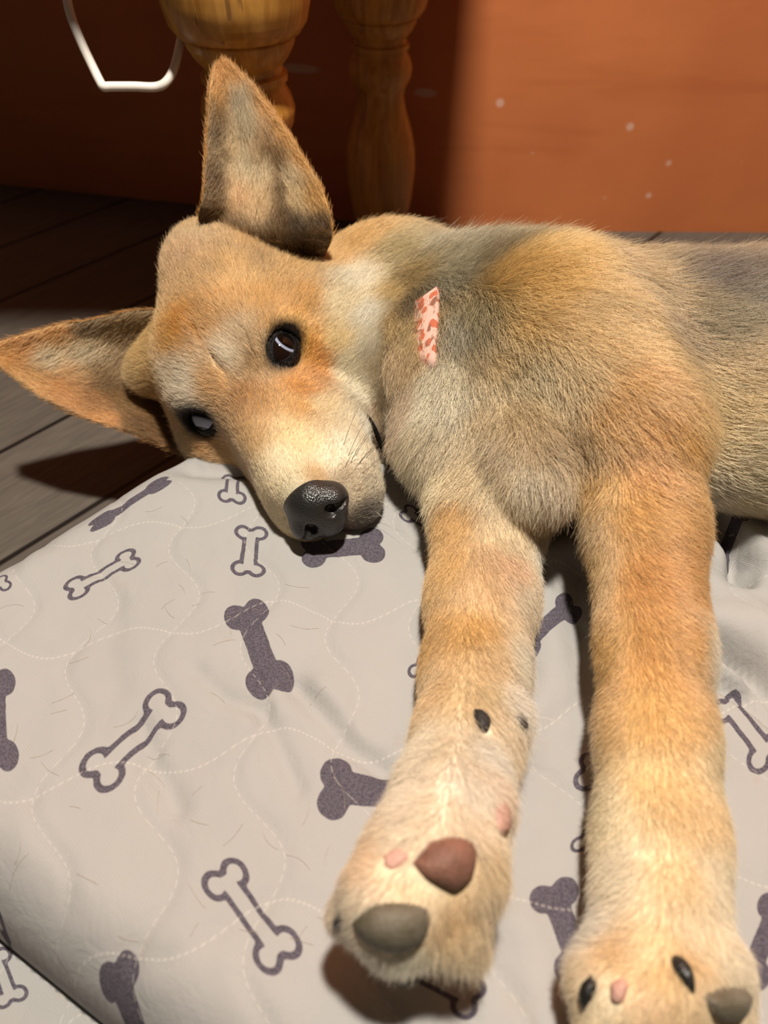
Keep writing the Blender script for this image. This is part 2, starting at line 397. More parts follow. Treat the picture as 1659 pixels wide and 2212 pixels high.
def quilt(X,Y):
    c,s=math.cos(.12),math.sin(.12); A=X*c+Y*s;B=-X*s+Y*c
    return (A+.010*np.sin(B*75)+.004*np.sin(B*31+1))/.050+.35,(B+.008*np.sin(A*70+.6)+.006*np.sin(A*33))/.088+.2
def grid_cloth(name,poly,zt,base,w,folds,x0,x1,y0,y1,step):
    xs=np.arange(x0,x1,step);ys=np.arange(y0,y1,step);X,Y=np.meshgrid(xs,ys,indexing='ij')
    Z,d=cloth_height(X,Y,poly,zt,base,w,folds)
    keep=d>-step*.5; gx,gy=np.gradient(d,step); gn=np.hypot(gx,gy)+1e-9
    K=np.pad(keep,1); edge=keep&~(K[:-2,1:-1]&K[2:,1:-1]&K[1:-1,:-2]&K[1:-1,2:]&K[:-2,:-2]&K[2:,2:]&K[:-2,2:]&K[2:,:-2])
    X=np.where(edge,X-d*gx/gn**2,X); Y=np.where(edge,Y-d*gy/gn**2,Y); Z=np.where(edge,base+.002,Z); idx=-np.ones(X.shape,int); idx[keep]=np.arange(keep.sum()); V=np.stack([X[keep],Y[keep],Z[keep]],1)
    nt=len(V); V=np.concatenate([V,V*[1,1,0]+[0,0,base]])     # underside
    q=np.stack([idx[:-1,:-1],idx[1:,:-1],idx[1:,1:],idx[:-1,1:]],-1).reshape(-1,4); q=q[(q>=0).all(1)]
    Fc=np.concatenate([q,q[:,::-1]+nt])
    # side skirt
    e={}
    for f in q:
        for a,b in zip(f,np.roll(f,-1)): e[(a,b)]=1
    side=[(b,a,a+nt,b+nt) for (a,b) in e if (b,a) not in e]
    Fc=np.concatenate([Fc,np.array(side)])
    return V,Fc
CPOLY=[(-.384,.206),(-.02,.011),(.12,-.075),(.20,-.10),(.62,-.10),(.62,.50),(.30,.56),(-.068,.566)]
V,Fc=grid_cloth('cushion',CPOLY,ZT,.041,.045,FOLDS,-.38,.60,-.08,.58,.003)
cushion=mesh('dog_cushion',V,Fc,cloth_m); tag(cushion,'pale grey quilted cushion printed with bones, with the puppy lying on it','cushion')
cb=BVHTree.FromPolygons([tuple(v) for v in V],[tuple(map(int,f)) for f in Fc])
def raydir(px,py): return Vector(tuple(FW+RT*(px-CX)/FPX+UP*(CY-py)/FPX)).normalized()
def hit(b,px,py):
    h=b.ray_cast(Vector(tuple(CAM)),raydir(px,py)); return h
BONES=[((520,1292),(592,1490),51,1),((388,1503),(196,1692),52,0),((462,1866),(622,2084),54,0),((686,1700),(930,1714),66,1),((272,2086),(306,2330),64,1),
 ((545,1137),(535,1247),38,0),((303,1199),(143,1285),25,0),((372,1032),(193,1136),13,1),((505,1008),(499,1077),31,0),((832,1175),(650,1190),38,1),
 ((866,1100),(975,1165),20,0),((-12,1437),(-6,1662),46,1),((22,1250),(-70,1300),24,0),((1250,1288),(1120,1400),32,1),((1556,1500),(1672,1645),36,0),
 ((1244,1655),(1420,1700),46,0),((1185,1900),(1262,2110),56,1),((1040,2166),(850,2070),50,0),((1690,1930),(1610,2130),44,1),((893,1425),(975,1500),30,0),
 ((1596,1104),(1560,1210),26,1),((930,1255),(1000,1330),26,0),((1250,1800),(1330,1880),40,0),((-60,1900),(-160,2060),50,0),((1720,1720),(1850,1780),50,1),((1800,1250),(1900,1350),40,0),((900,2380),(760,2500),60,1),((540,2330),(620,2500),60,0)]
def print_uv(o,bones,bvh,z):
    me=o.data; V=np.array([v.co[:] for v in me.vertices]); fr=[]
    for (a,b,w,kd) in bones:
        a=np.array(a,float);b=np.array(b,float);c=(a+b)/2;p=np.array([-(b-a)[1],(b-a)[0]]);p/=np.hypot(*p)
        def g(q):
            h=hit(bvh,*q)[0] if bvh else None
            return np.array(h[:2]) if h is not None else on_z(q[0],q[1],z)[:2]
        C0=g(c); e1=(g(b)-g(a))/2; e2=(g(c+p*w)-g(c-p*w))/2/.535
        M=np.linalg.inv(np.stack([e1,e2],1)); fr.append((C0,M,kd))
    nf=len(me.polygons); lt=np.zeros(len(me.loops),int); me.loops.foreach_get('vertex_index',lt)
    ls=np.zeros(nf,int);me.polygons.foreach_get('loop_start',ls);ltot=np.zeros(nf,int);me.polygons.foreach_get('loop_total',ltot)
    cen=V[lt[ls]][:,:2]
    D=np.stack([np.maximum(np.abs((cen-c)@m.T)[:,0]-1,0)*np.linalg.norm(np.linalg.inv(m)[:,0])+np.maximum(np.abs((cen-c)@m.T)[:,1]-.5,0)*np.linalg.norm(np.linalg.inv(m)[:,1]) for c,m,k in fr],1)
    own=D.argmin(1); lo=np.repeat(own,ltot)
    U=np.zeros((len(lt),2))
    for i,(c,m,k) in enumerate(fr):
        s=lo==i; U[s]=(V[lt[s]][:,:2]-c)@m.T
    u=me.uv_layers.new(name='print'); u.data.foreach_set('uv',U.ravel())
    qu,qv=quilt(V[:,0],V[:,1]); Q=np.stack([qu[lt],qv[lt]],1); u=me.uv_layers.new(name='quilt'); u.data.foreach_set('uv',Q.ravel())
    at_=me.attributes.new('filled','FLOAT','FACE'); at_.data.foreach_set('value',np.array([fr[i][2] for i in own],float))
print_uv(cushion,BONES,cb,ZT)
# lower pad of the bed
PPOLY=[(-.42,.16),(-.42,-.25),(.70,-.25),(.70,.45),(.0,.42),(-.22,.24)]
V,Fc=grid_cloth('pad',PPOLY,.034,.0,.03,[],-.44,.72,-.26,.46,.006)
pad=mesh('dog_bed_pad',V,Fc,cloth_m); tag(pad,'lower pad with the same bone print, under the near left edge of the cushion','pad')
print_uv(pad,[((-20,2050),(30,2170),40,0),((120,2250),(200,2400),50,1)],None,.034)

# stray hairs shed on the cloth
def shed():
    V=[];Fc=[];r=random.Random(5)
    for i in range(80):
        px,py=r.uniform(20,900),r.uniform(1060,2050); h=hit(cb,px,py)
        if h[0] is None or px>780 or (px>500 and py<1260): continue
        p=np.array(h[0]); a=r.uniform(0,6.28); k=r.uniform(-90,90); L=r.uniform(.005,.016); pts=[]
        for j in range(8):
            q=cb.ray_cast(Vector((p[0],p[1],.3)),Vector((0,0,-1)))[0]
            if q is None: break
            pts.append((q[0],q[1],q[2]+.0004)); p=p+np.array([math.cos(a),math.sin(a),0])*L/7; a+=k*L/7
        if len(pts)<8: continue
        v,f=tube(pts,.00006,5); n=len(V); V+=v; Fc+=[tuple(x+n for x in g) for g in f]
    o=mesh('shed_hairs',V,Fc,NT('shed_hair').base(hexl('b8a488'),.6,.3)); tag(o,'fine loose dog hairs shed on the pale cushion','hairs',kind='stuff')
shed()
# ================= the puppy =================
DV,DQ=build_body(.0022)
# keep the body from sinking through the cushion is left to contact; remove stray islands by construction
def attr_material(name,rough,spec,mul=1.0,noise=True):
    n=NT(name); a=n.n('ShaderNodeAttribute',attribute_name='coat').outputs['Color']; o=n.obj()
    if noise:
        k=n.noise(o,260,3,.7); a=n.mix(n.math('MULTIPLY',n.sstep(k,.35,.75),.35),a,n.mix(.6,a,hexl('3a2a1c')))
    return n.base(a,rough,spec,n.noise(o,500,3) if noise else None,.6,.001)
skin_m=attr_material('coat_undercolour',.9,.1)
n_=NT('hair'); a_=n_.n('ShaderNodeAttribute',attribute_name='coat').outputs['Color']
hairb=n_.n('ShaderNodeBsdfHairPrincipled'); hairb.parametrization='COLOR'; n_.t.links.new(a_,hairb.inputs['Color'])
hairb.inputs['Roughness'].default_value=.30; hairb.inputs['Radial Roughness'].default_value=.6; hairb.inputs['Random Roughness'].default_value=.15
n_.base(a_,.42,.6)
mx=n_.n('ShaderNodeMixShader'); mx.inputs[0].default_value=.7
n_.t.links.new(hairb.outputs[0],mx.inputs[1]); n_.t.links.new(n_.b.outputs[0],mx.inputs[2])
n_.t.links.new(mx.outputs[0],n_.t.nodes['Material Output'].inputs['Surface'])
hair_m=n_.m
dog=mesh('dog',DV,DQ,skin_m)
tag(dog,'tan and cream puppy lying on its side on the cushion, front legs stretched out','dog')
def rays(bvh,pts):
    out=[]
    for px,py in pts:
        h=hit(bvh,px,py); out.append(None if h[0] is None else (np.array(h[0]),np.array(h[1])))
    return out
dogb=BVHTree.FromPolygons([tuple(v) for v in DV],DQ.tolist())
# coat control: px, py, colour, hair length (m), hair direction in the picture
COAT=[
(690,1028,'b08a60',.003,-.3,-1),(650,955,'dcba8c',.005,-.3,-1),(600,1000,'e8d4b0',.005,-.4,-1),(562,930,'c89a64',.006,-.5,-1),(600,930,'d8b480',.006,-.4,-1),
(760,975,'f4e8d0',.006,.2,-1),(720,1000,'ead8bc',.005,0,-1),(800,1050,'b4a48c',.006,.3,-1),(792,1105,'4a423c',.005,.4,-.8),(765,1145,'5a5048',.004,.4,-.6),(735,1030,'a08a72',.004,-.1,-1),(765,1060,'c0ac92',.005,.1,-1),
(815,1010,'b8a88e',.006,.3,-1),(640,1060,'cfbf9f',.004,-.4,-1),(700,880,'ecd0a0',.007,.3,-1),(640,880,'cf9a58',.007,.1,-1),(690,790,'b87432',.007,.6,-.7),(672,745,'c08038',.007,.5,-.8),(650,840,'b8783c',.006,.5,-.8),
(555,790,'a88258',.008,-.6,-.7),(505,770,'e0cdb2',.009,-.7,-.6),(525,735,'c8a880',.009,-.6,-.8),(400,828,'dccab4',.009,-.9,-.4),(370,800,'d8c0a0',.009,-.9,-.4),(470,830,'c8955a',.008,-.7,-.6),(535,858,'9a6432',.007,-.6,-.7),(560,880,'a87440',.006,-.6,-.7),  # dark browns at the brow furrow paint the crease's shade into the coat
(450,700,'c08a4c',.009,-.6,-.8),(390,705,'c07c34',.009,-.7,-.7),(370,740,'c4883f',.009,-.8,-.6),(300,755,'e2b878',.011,-1,-.3),(290,800,'dcb880',.011,-1,-.2),(330,830,'d0a468',.010,-1,-.1),(340,650,'cc9450',.011,-.6,-.8),(310,700,'d8a862',.011,-.8,-.6),
(420,600,'c99a60',.011,-.4,-1),(400,560,'c09060',.011,-.3,-1),(520,600,'cc9c5c',.010,0,-1),(500,660,'c69254',.010,-.2,-1),(620,590,'cc9c5c',.010,.3,-1),(700,560,'d4a460',.012,.6,-.8),(580,670,'c08a48',.009,.1,-1),(650,650,'c4883c',.009,.4,-.9),(600,650,'c28c4c',.009,.2,-1),
(760,610,'f6ead0',.012,.6,-.7),(735,660,'f0dcb0',.011,.6,-.7),(785,690,'fff6e4',.014,.7,-.6),(790,760,'fdf2dc',.013,.8,-.5),(740,790,'f6e8c8',.010,.7,-.6),(770,850,'f8ecd4',.010,.8,-.5),(810,820,'efe0c8',.012,.9,-.3),(740,900,'f4e2c0',.007,.4,-.9),(720,740,'eccf94',.009,.6,-.7),(822,955,'54402f',.004,.3,-1),(812,905,'8c7458',.006,.4,-.8),(790,930,'f4e8d4',.007,.6,-.6),
(830,640,'c8a870',.016,.7,.2),(845,700,'b89a68',.018,.6,.6),(850,780,'c0a078',.020,.5,.7),(870,860,'a88c70',.020,.4,.8),(850,930,'a08468',.018,.3,.9),(875,600,'9c845a',.020,.6,.6),(893,650,'5c4c38',.016,.4,.9),(885,760,'b49468',.020,.4,.9),(905,700,'a88c5c',.012,.3,1),  # darkest point, beside the collar, is shadow painted into the hair colour
(735,480,'cc9e5c',.014,.8,-.4),(770,520,'d0a05c',.014,.8,-.2),(800,480,'a08860',.024,.9,0),(870,475,'a89c80',.028,.9,.3),(850,540,'a89468',.020,.8,.4),
(560,548,'a87c48',.008,.1,-1),(430,505,'b89468',.010,-.2,-1),(350,900,'c08a50',.010,-.8,.1),(400,960,'cca878',.009,-.6,.2),(450,965,'cc9458',.006,-.5,.2),(520,1000,'dcb684',.005,-.5,-.6),(480,985,'d4a872',.005,-.5,-.3),(570,1060,'e0c8a0',.004,-.4,-.8),(610,1120,'d8c4a0',.003,-.4,-.8),
(970,600,'a09882',.030,.6,.8),(990,700,'948a76',.030,.3,1),(960,800,'b8ac94',.028,.1,1),(975,860,'c4b8a0',.026,-.1,1),(940,850,'d8ccb4',.024,0,1),(980,560,'9e947c',.030,.9,.4),(930,540,'a89c82',.030,.9,.3),(1035,560,'7a6a50',.028,.9,.3),(1030,660,'80704f',.022,.5,.9),(1040,750,'8a7454',.022,.3,1),
(1085,600,'c49a58',.022,.9,.2),(1200,540,'dcb470',.022,1,.2),(1130,680,'d2ac70',.020,.9,.3),(1250,690,'dfbc88',.022,.9,.4),(1180,600,'d8ac66',.022,1,.2),(1350,560,'b0946a',.026,.9,.5),(1290,500,'b0a07c',.026,1,.3),(1400,620,'a48c68',.028,.8,.6),(1330,640,'ceac78',.024,.9,.5),
(1450,540,'38332c',.030,1,.3),(1600,540,'2c2824',.030,1,.1),(1550,600,'443c34',.030,1,.2),(1550,690,'74684f',.030,1,.3),(1640,640,'5c554a',.030,1,.1),(1620,800,'b49a74',.028,1,.2),(1600,880,'c8ac7c',.026,1,.1),(1600,960,'dcc498',.024,1,0),(1600,1050,'d0bc94',.020,1,-.1),(1450,720,'9c8464',.028,.8,.6),(1480,800,'b09468',.026,.8,.6),(1550,860,'c4a878',.026,1,.3),
(1400,830,'c89c64',.020,.8,.7),(1500,900,'d0a870',.022,.8,.6),(1380,720,'d4b27c',.022,.9,.5),(1250,820,'ccb086',.017,.7,.4),(1150,830,'ccb690',.020,.8,.5),(1080,760,'c4a87c',.020,.9,.3),(1050,880,'b8a07c',.022,.3,.9),(950,940,'c4b090',.022,-.5,.9),(890,985,'dccaa8',.016,-.6,.7),(900,960,'c4b294',.020,-.6,.8),(1100,950,'ac9474',.022,.4,.9),(1180,960,'a48c6c',.020,.7,.7),(1240,960,'94744c',.014,.8,.3),(1120,890,'bca27c',.022,.6,.7),
(1150,1060,'c8b69c',.022,.2,1),(1220,1060,'b8a286',.022,0,1),(1080,1030,'c4ae8c',.018,.1,1),(1000,1020,'ccb48c',.016,-.2,1),(950,1030,'dcc8a0',.014,-.5,1),(1200,1120,'a88c6c',.022,.1,1),
(970,1120,'cc9a58',.009,0,1),(1100,1150,'e8ccA4',.009,.2,1),(1165,1210,'efe2d0',.009,.4,1),(950,1230,'d2a464',.009,0,1),(1050,1270,'e0b888',.008,.1,1),(1140,1280,'ecd8bc',.009,.3,1),(1110,1230,'e4b890',.008,.2,1),(935,1370,'c89450',.009,-.2,1),(1020,1360,'cc9c5c',.010,.2,1),(1060,1420,'dcb888',.010,.2,1),(1130,1430,'f0e4d0',.013,.6,.8),(945,1480,'d8b07c',.009,-.1,1),(1020,1490,'e0c498',.009,.1,1),(1120,1510,'f2e8dc',.013,.6,.8),
(950,1600,'eeddc4',.010,-.2,1),(1050,1630,'f6ece0',.011,.1,1),(1090,1580,'e0c8a8',.010,.2,1),(930,1730,'f0e0cc',.009,-.3,1),(1020,1720,'f4e8dc',.009,.1,1),(1080,1700,'ead0b8',.012,.6,.8),(800,1850,'ecc8a4',.007,-.5,1),(870,1800,'f0dcc4',.008,-.4,1),(1060,1850,'e2c498',.012,.4,1),(1335,2060,'c09868',.008,-.2,1),(1412,2105,'c0965e',.008,0,1),(1495,2085,'c49c68',.007,.1,1),(1060,1930,'dcc4a4',.013,.5,1),(910,1940,'dec4a0',.006,-.2,1),(980,1980,'cca67a',.008,.3,1),(760,1970,'e4d2bc',.007,-.6,.9),(880,2080,'ece2cc',.009,0,1),(1010,2040,'d8c09c',.018,.4,1),(760,2060,'e8dcc8',.008,-.2,1),(1040,1760,'ecd4b8',.008,.2,1),  # near-paw toe gaps get a darker coat: painted shade to separate the toes
(1290,1050,'c49454',.013,-.2,1),(1400,1000,'c8925a',.011,.7,.7),(1320,900,'cc9e66',.014,.7,.6),(1400,910,'c08a4c',.013,.8,.6),(1480,1000,'cc9c64',.012,.9,.6),(1480,950,'b88444',.014,.8,.8),(1518,1050,'f0dfc0',.016,1,.6),(1290,1230,'c8a06a',.011,-.4,1),(1400,1230,'c48c50',.009,.8,.6),(1490,1230,'c8935a',.009,1,.4),(1535,1280,'f2e6d0',.015,1,.5),(1545,1420,'f0e2cc',.014,1,.6),
(1400,1100,'cc9858',.010,.9,.35),(1400,1400,'bf884a',.008,.7,.8),(1480,1380,'c89458',.008,1,.5),(1310,1400,'c09050',.009,-.2,1),(1290,1520,'c49a60',.009,-.2,1),(1400,1550,'c89858',.008,.3,1),(1480,1560,'cc9c60',.008,.5,1),(1400,1680,'d8b47c',.008,.1,1),(1320,1740,'e4d0a8',.009,-.2,1),(1500,1740,'dcb884',.008,.3,1),(1550,1650,'e0c8a0',.010,.8,.8),
(1340,1880,'f0e0c4',.009,-.1,1),(1450,1900,'e8ccA0',.008,.1,1),(1560,1920,'ecdabc',.009,.4,1),(1280,2000,'f4ece2',.010,-.4,1),(1400,2060,'e8cca0',.008,0,1),(1500,2020,'ecd6b4',.008,.2,1),(1570,2050,'eedec4',.008,.3,1),(1300,2150,'e8d2b0',.008,0,1),(1400,2150,'dcb890',.008,0,1),(1520,2120,'e4c8a0',.007,.1,1)]
def flatw(dx,dy):
    v=RT*dx-UP*dy; return v/np.linalg.norm(v)
def controls(bvh,L):
    P=[];Cc=[];Ln=[];D=[]
    for (px,py,c,ln,dx,dy) in L:
        h=hit(bvh,px,py)
        if h[0] is None: continue
        P.append(h[0][:]);_c=hexl(c)**.72*np.array([1.06,1.04,.95]); Cc.append(_c*min(1,.90/_c.max()));Ln.append(ln if ln<.010 else (.010+(ln-.010)*.62));D.append(flatw(dx,dy))
    return np.array(P),np.array(Cc),np.array(Ln),np.array(D)
def interp(P,ctl,eps=.006,p=2.2):
    CP,Cc,Ln,D=ctl; oc=np.zeros((len(P),3));ol=np.zeros(len(P));od=np.zeros((len(P),3))
    for i in range(0,len(P),40000):
        q=P[i:i+40000]; d2=((q[:,None,:]-CP[None])**2).sum(-1)+eps**2
        w=d2**-p; w/=w.sum(1,keepdims=True); oc[i:i+40000]=w@Cc; ol[i:i+40000]=w@Ln
        w=d2**-1.5; w/=w.sum(1,keepdims=True); od[i:i+40000]=w@D
    return oc,ol,od
def set_coat(o,C3):
    a=o.data.color_attributes.new('coat','FLOAT_COLOR','POINT'); a.data.foreach_set('color',np.concatenate([C3,np.ones((len(C3),1))],1).astype(np.float32).ravel())
def project(P):
    d=P-CAM; t=d@FW; return CX+FPX*(d@RT)/t, CY-FPX*(d@UP)/t, t
def sample_surface(V,Q,dens,wfun):
    a,b,c,d=(V[Q[:,i]] for i in range(4)); N=np.cross(c-a,d-b); A=np.linalg.norm(N,axis=1)/2+1e-12; N=N/(2*A[:,None])
    cen=(a+b+c+d)/4; w=A*wfun(cen,N); n=int(w.sum()*dens); f=rng.choice(len(Q),n,p=w/w.sum())
    u,v=rng.random((2,n,1)); P=(a[f]*(1-u)+b[f]*u)*(1-v)+(d[f]*(1-u)+c[f]*u)*v
    return P,f,N
def vnormals(V,Q):
    a,b,c,d=(V[Q[:,i]] for i in range(4)); N=np.cross(c-a,d-b); vn=np.zeros_like(V)
    for i in range(4): np.add.at(vn,Q[:,i],N)
    return vn/(np.linalg.norm(vn,axis=1,keepdims=True)+1e-12)
def grow(name,parent,P,Nn,C3,Ln,D,rad=.00011,lift=.38,clump=.5,npt=5,jit=.25,cvar=.22,curl=.15):
    """hair strands as one curves object"""
    n=len(P); D=D-Nn*(D*Nn).sum(1,keepdims=True); D/=np.linalg.norm(D,axis=1,keepdims=True)+1e-9
    B=np.cross(Nn,D)
    # flowing deviations plus per-hair scatter
    ang=.35*vnoise(P,22,3)+.25*vnoise(P,70,4)+jit*rng.normal(size=n)
    D2=D*np.cos(ang)[:,None]+B*np.sin(ang)[:,None]
    Ln=Ln*rng.uniform(.55,1.1,n)*(1+.2*vnoise(P,50,5)); lf=lift*(1+.35*rng.normal(size=n)).clip(.2,2)+.12*vnoise(P,60,0)
    # clumps
    cs=np.maximum(Ln.mean()*.22,.0012); cell=np.floor(P/cs+rng.normal(size=P.shape)*.25).astype(np.int64); key=(cell*np.array([73856093,19349663,83492791])).sum(1)
    _,inv=np.unique(key,return_inverse=True); m=inv.max()+1; cnt=np.bincount(inv,minlength=m)
    cenP=np.stack([np.bincount(inv,P[:,k],m)/cnt for k in range(3)],1)[inv]; cD=np.stack([np.bincount(inv,D2[:,k],m)/cnt for k in range(3)],1)[inv]
    t=np.linspace(0,1,npt)[None,:,None]
    base=P-Nn*.0006
    bend=(1-np.exp(-3*t))/(1-math.exp(-3))
    out=D2[:,None,:]*t+Nn[:,None,:]*(lf[:,None,None]*(bend*.55+.12*t*(1-t)))
    pts=base[:,None,:]+Ln[:,None,None]*out
    tip=cenP+cD*Ln[:,None]+Nn*(Ln*lf*.55)[:,None]
    pts=pts+(tip-pts[:,-1])[:,None,:]*(clump*t**1.6)
    pts+=(rng.normal(size=(n,1,3))*Ln[:,None,None]*curl)*(t*t)
    cur=bpy.data.hair_curves.new(name); cur.add_curves([npt]*n)
    cur.attributes['position'].data.foreach_set('vector',pts.astype(np.float32).ravel())
    r=(rad*(1-.8*t[0,:,0]**1.5))[None,:]*rng.uniform(.7,1.3,(n,1))
    ra=cur.attributes.get('radius') or cur.attributes.new('radius','FLOAT','POINT'); ra.data.foreach_set('value',r.astype(np.float32).ravel())
    k_=rng.random((n,1)); gl=np.where(k_<.10,1.45,np.where(k_>.90,.55,1.0))  # random strand tones: some brightened as painted glints, some darkened
    Cv=C3*gl*(1+cvar*rng.normal(size=(n,1))+.10*vnoise(P,45,2)[:,None]+.08*vnoise(P,160,1)[:,None]).clip(.3,1.6)
    ca=cur.attributes.new('coat','FLOAT_COLOR','CURVE'); ca.data.foreach_set('color',np.concatenate([(Cv*np.minimum(1,.9/np.maximum(Cv.max(1,keepdims=True),1e-3))).clip(0.003,.9),np.ones((n,1))],1).astype(np.float32).ravel())
    cur.materials.append(hair_m)
    o=bpy.data.objects.new(name,cur); COL.objects.link(o); o.parent=parent
    return o
ctl=controls(dogb,COAT)
lids=[]
# ---- eyes ----
def eye_frame(s):
    g=HM@np.array([s*.66,-.66,.36] if s>0 else [-.48,-.74,.46]); g/=np.linalg.norm(g)
    l=HM@np.array([s*.72,.70,.10]); l-=g*(l@g); l/=np.linalg.norm(l)      # towards the outer corner
    u=np.cross(l,g)*s; u/=np.linalg.norm(u)
    return (hl(.0256,-.0006,-.0003) if s>0 else hl(-.0262,.0036,.0026)),g,l,u
def eye_material(name,gl,s):
    n=NT(name); o=n.obj(); nn=n.n('ShaderNodeVectorMath',operation='NORMALIZE'); n.put(nn.inputs[0],o)
    d=n.n('ShaderNodeVectorMath',operation='DOT_PRODUCT'); n.put(d.inputs[0],nn.outputs[0]); d.inputs[1].default_value=tuple(gl)
    ang=n.math('ARCCOSINE',d.outputs['Value'])
    c=n.mix(n.sstep(ang,.34,.38),(.004,.003,.003),hexl('140b07')); c=n.mix(n.sstep(ang,.54,.60),c,hexl('0c0808')); c=n.mix(n.sstep(ang,.60,.66),c,hexl('9298ae' if s>0 else 'a0a4b6'))
    c=n.mix(n.sstep(ang,*((.72,.78) if s>0 else (1.05,1.2))),c,hexl('1c100c'))
    n.base(c,.06,.6); n.b.inputs['Specular IOR Level'].default_value=.22
    return n.m
lid_m=NT('lid_skin').base(hexl('0c0908'),.6,.15)
lidmat=lid_m
ER=.0118*HS
eyes=[]
for s in (1,-1):
    c,g,l,u=eye_frame(s)
    bm=[];  # eyeball sphere
    V=[];Fc=[];nu,nv=40,24
    for j in range(nv+1):
        th=math.pi*j/nv
        for i in range(nu): ph=2*math.pi*i/nu; V.append((ER*math.sin(th)*math.cos(ph),ER*math.sin(th)*math.sin(ph),ER*math.cos(th)))
    for j in range(nv):
        for i in range(nu): Fc.append((j*nu+i,(j+1)*nu+i,(j+1)*nu+(i+1)%nu,j*nu+(i+1)%nu))
    gz=(g*.80+l*.45+u*.10) if s>0 else (g*.62+l*.30+u*.72)
    gz/=np.linalg.norm(gz)
    e=mesh('eye',V,Fc,eye_material('eyeball_'+('a' if s>0 else 'b'),gz,s),dog); e.location=tuple(c)
    e['label']='dark eye with a pale crescent of white, nearer the raised ear' if s>0 else 'pale-looking eye beside the cushion, rolled back'
    # eyelid: almond ring draped over the ball
    V=[];Fc=[];na=56;rings=[(.0,.99),(.06,1.03),(.25,1.06),(.6,1.05),(1.0,1.0)]
    ia,ib=(.0086,.0056) if s>0 else (.0082,.0056); oa,ob=(.0125,.0092) if s>0 else (.0122,.0094)
    for k,(r,q) in enumerate(rings):
        for i in range(na):
            th=2*math.pi*i/na; ct,st=math.cos(th),math.sin(th)
            x=(ia+(oa-ia)*r)*ct*HS; y=(ib+(ob-ib)*r)*st*HS*(abs(1-.55*abs(ct)**3 if r<.5 else 1-.25*abs(ct)**3))
            if ct<0: x*=1.10
            R_=ER*q; h=math.sqrt(max(R_*R_-x*x-y*y,0)) if x*x+y*y<R_*R_*.96 else R_*.2-(math.hypot(x,y)-R_*.98)*.6
            V.append(tuple(l*x+u*y+g*h+c))
    nr=len(rings)
    for k in range(nr-1):
        for i in range(na): Fc.append((k*na+i,k*na+(i+1)%na,(k+1)*na+(i+1)%na,(k+1)*na+i))
    lo=mesh('eyelid',V,Fc,lidmat,dog); lo['label']='black eyelid rim'; lids.append((lo,np.array(V),np.array(Fc),c,na))
    ss=lo.modifiers.new('s','SUBSURF'); ss.levels=1; ss.render_levels=1
    eyes.append((c,g,l,u))
# short black hair on the lids
for lo,V,Fc,c,na in lids:
    Fc=Fc[na*2:]; a,b,cc_,d=(V[Fc[:,k]] for k in range(4))
    if ((np.cross(cc_-a,d-b))*((a+b+cc_+d)/4-c)).sum()<0: Fc=Fc[:,::-1]
    P,f,N=sample_surface(V,Fc,7e6,lambda cen,N:np.ones(len(cen))); Nn=N[f]; D=P-c; D=D-Nn*(D*Nn).sum(1,keepdims=True)
    g_=(P-c)@(HM@np.array([0,-1.,.3])); D=D+(P-V.mean(0)); n=len(P)
    grow('fur',lo,P,Nn,np.tile(hexl('1d1511'),(n,1)),np.full(n,.0035),D,rad=.00009,lift=.45,clump=.4,jit=.3)
# ---- nose ----
def build_nose():
    nc=np.array([0,-.090,-.036]); no=np.array([-.003,-.0925,-.0385]); ns=.88
    h2=lambda x,y,z: hl(*(no+ns*(np.array([x,y,z])-nc)))
    c0=hl(*no); S=Field(c0-.045,c0+.045,.0008)
    E=lambda c,r,k=.006,sub=False:S.ell(h2(*c),np.array(r)*HS*ns,HM,k,sub)
    E((0,-.0860,-.0315),(.0150,.0145,.0130)); E((0,-.083,-.0250),(.0128,.0135,.0090)); E((0,-.0905,-.0405),(.0112,.010,.0115))
    for s in (1,-1):
        E((s*.0108,-.089,-.0355),(.0088,.0105,.0092),.004)
        E((s*.0078,-.1015,-.0352),(.0036,.0075,.0042),.0022,True)
        S.cone(h2(s*.0090,-.1005,-.0355),h2(s*.0200,-.092,-.0410),.0024*HS,.0012*HS,.002,True)
    S.cone(h2(0,-.1035,-.033),h2(0,-.1025,-.056),.0011*HS,.0013*HS,.002,True)
    return S.mesh()
nz=NT('nose_leather'); o_=nz.obj(); vor=nz.n('ShaderNodeTexVoronoi'); vor.inputs['Scale'].default_value=900; nz.put(vor.inputs['Vector'],o_)
nose_m=nz.base(nz.mix(nz.noise(o_,90,3),hexl('1a1817'),hexl('302d2b')),.34,.55,nz.math('ADD',vor.outputs['Distance'],nz.math('MULTIPLY',nz.noise(o_,200,2),.6)),.38,.0008)
NV,NQ=build_nose(); nose=mesh('nose',NV,NQ,nose_m,dog); nose['label']='black nose'
noseb=BVHTree.FromPolygons([tuple(v) for v in NV],NQ.tolist())
# ---- patches: pads, claws, lips ----
def pad_patch(name,outline,height,mat,label,bvh=dogb,parent=None,ease=.5):
    O=np.array(outline,float); c=O.mean(0); pts=np.array([p[:2] for p in spline([(*p,0) for p in list(outline)+[outline[0]]],6)])[:-1]; n=len(pts); rings=8
    V=[];Fc=[];
    hc=hit(bvh,*c); Nc=np.array(hc[1]); V.append(np.array(hc[0])+Nc*height)
    for j in range(1,rings+1):
        r=j/rings
        for p in pts:
            q=c+(p-c)*r; h=hit(bvh,*q)
            if h[0] is None: h=bvh.find_nearest(Vector(tuple(V[-1])))
            V.append(np.array(h[0])+Nc*(height*max(1-r**2.6,0)**ease)-Nc*(.0012 if j==rings else 0))
    for i in range(n): Fc.append((0,1+i,1+(i+1)%n))
    for j in range(rings-1):
        for i in range(n):
            a=1+j*n+i;b=1+j*n+(i+1)%n; Fc.append((a,a+n,b+n,b))
    o=mesh(name,V,Fc,mat,parent or dog); o['label']=label
    return o
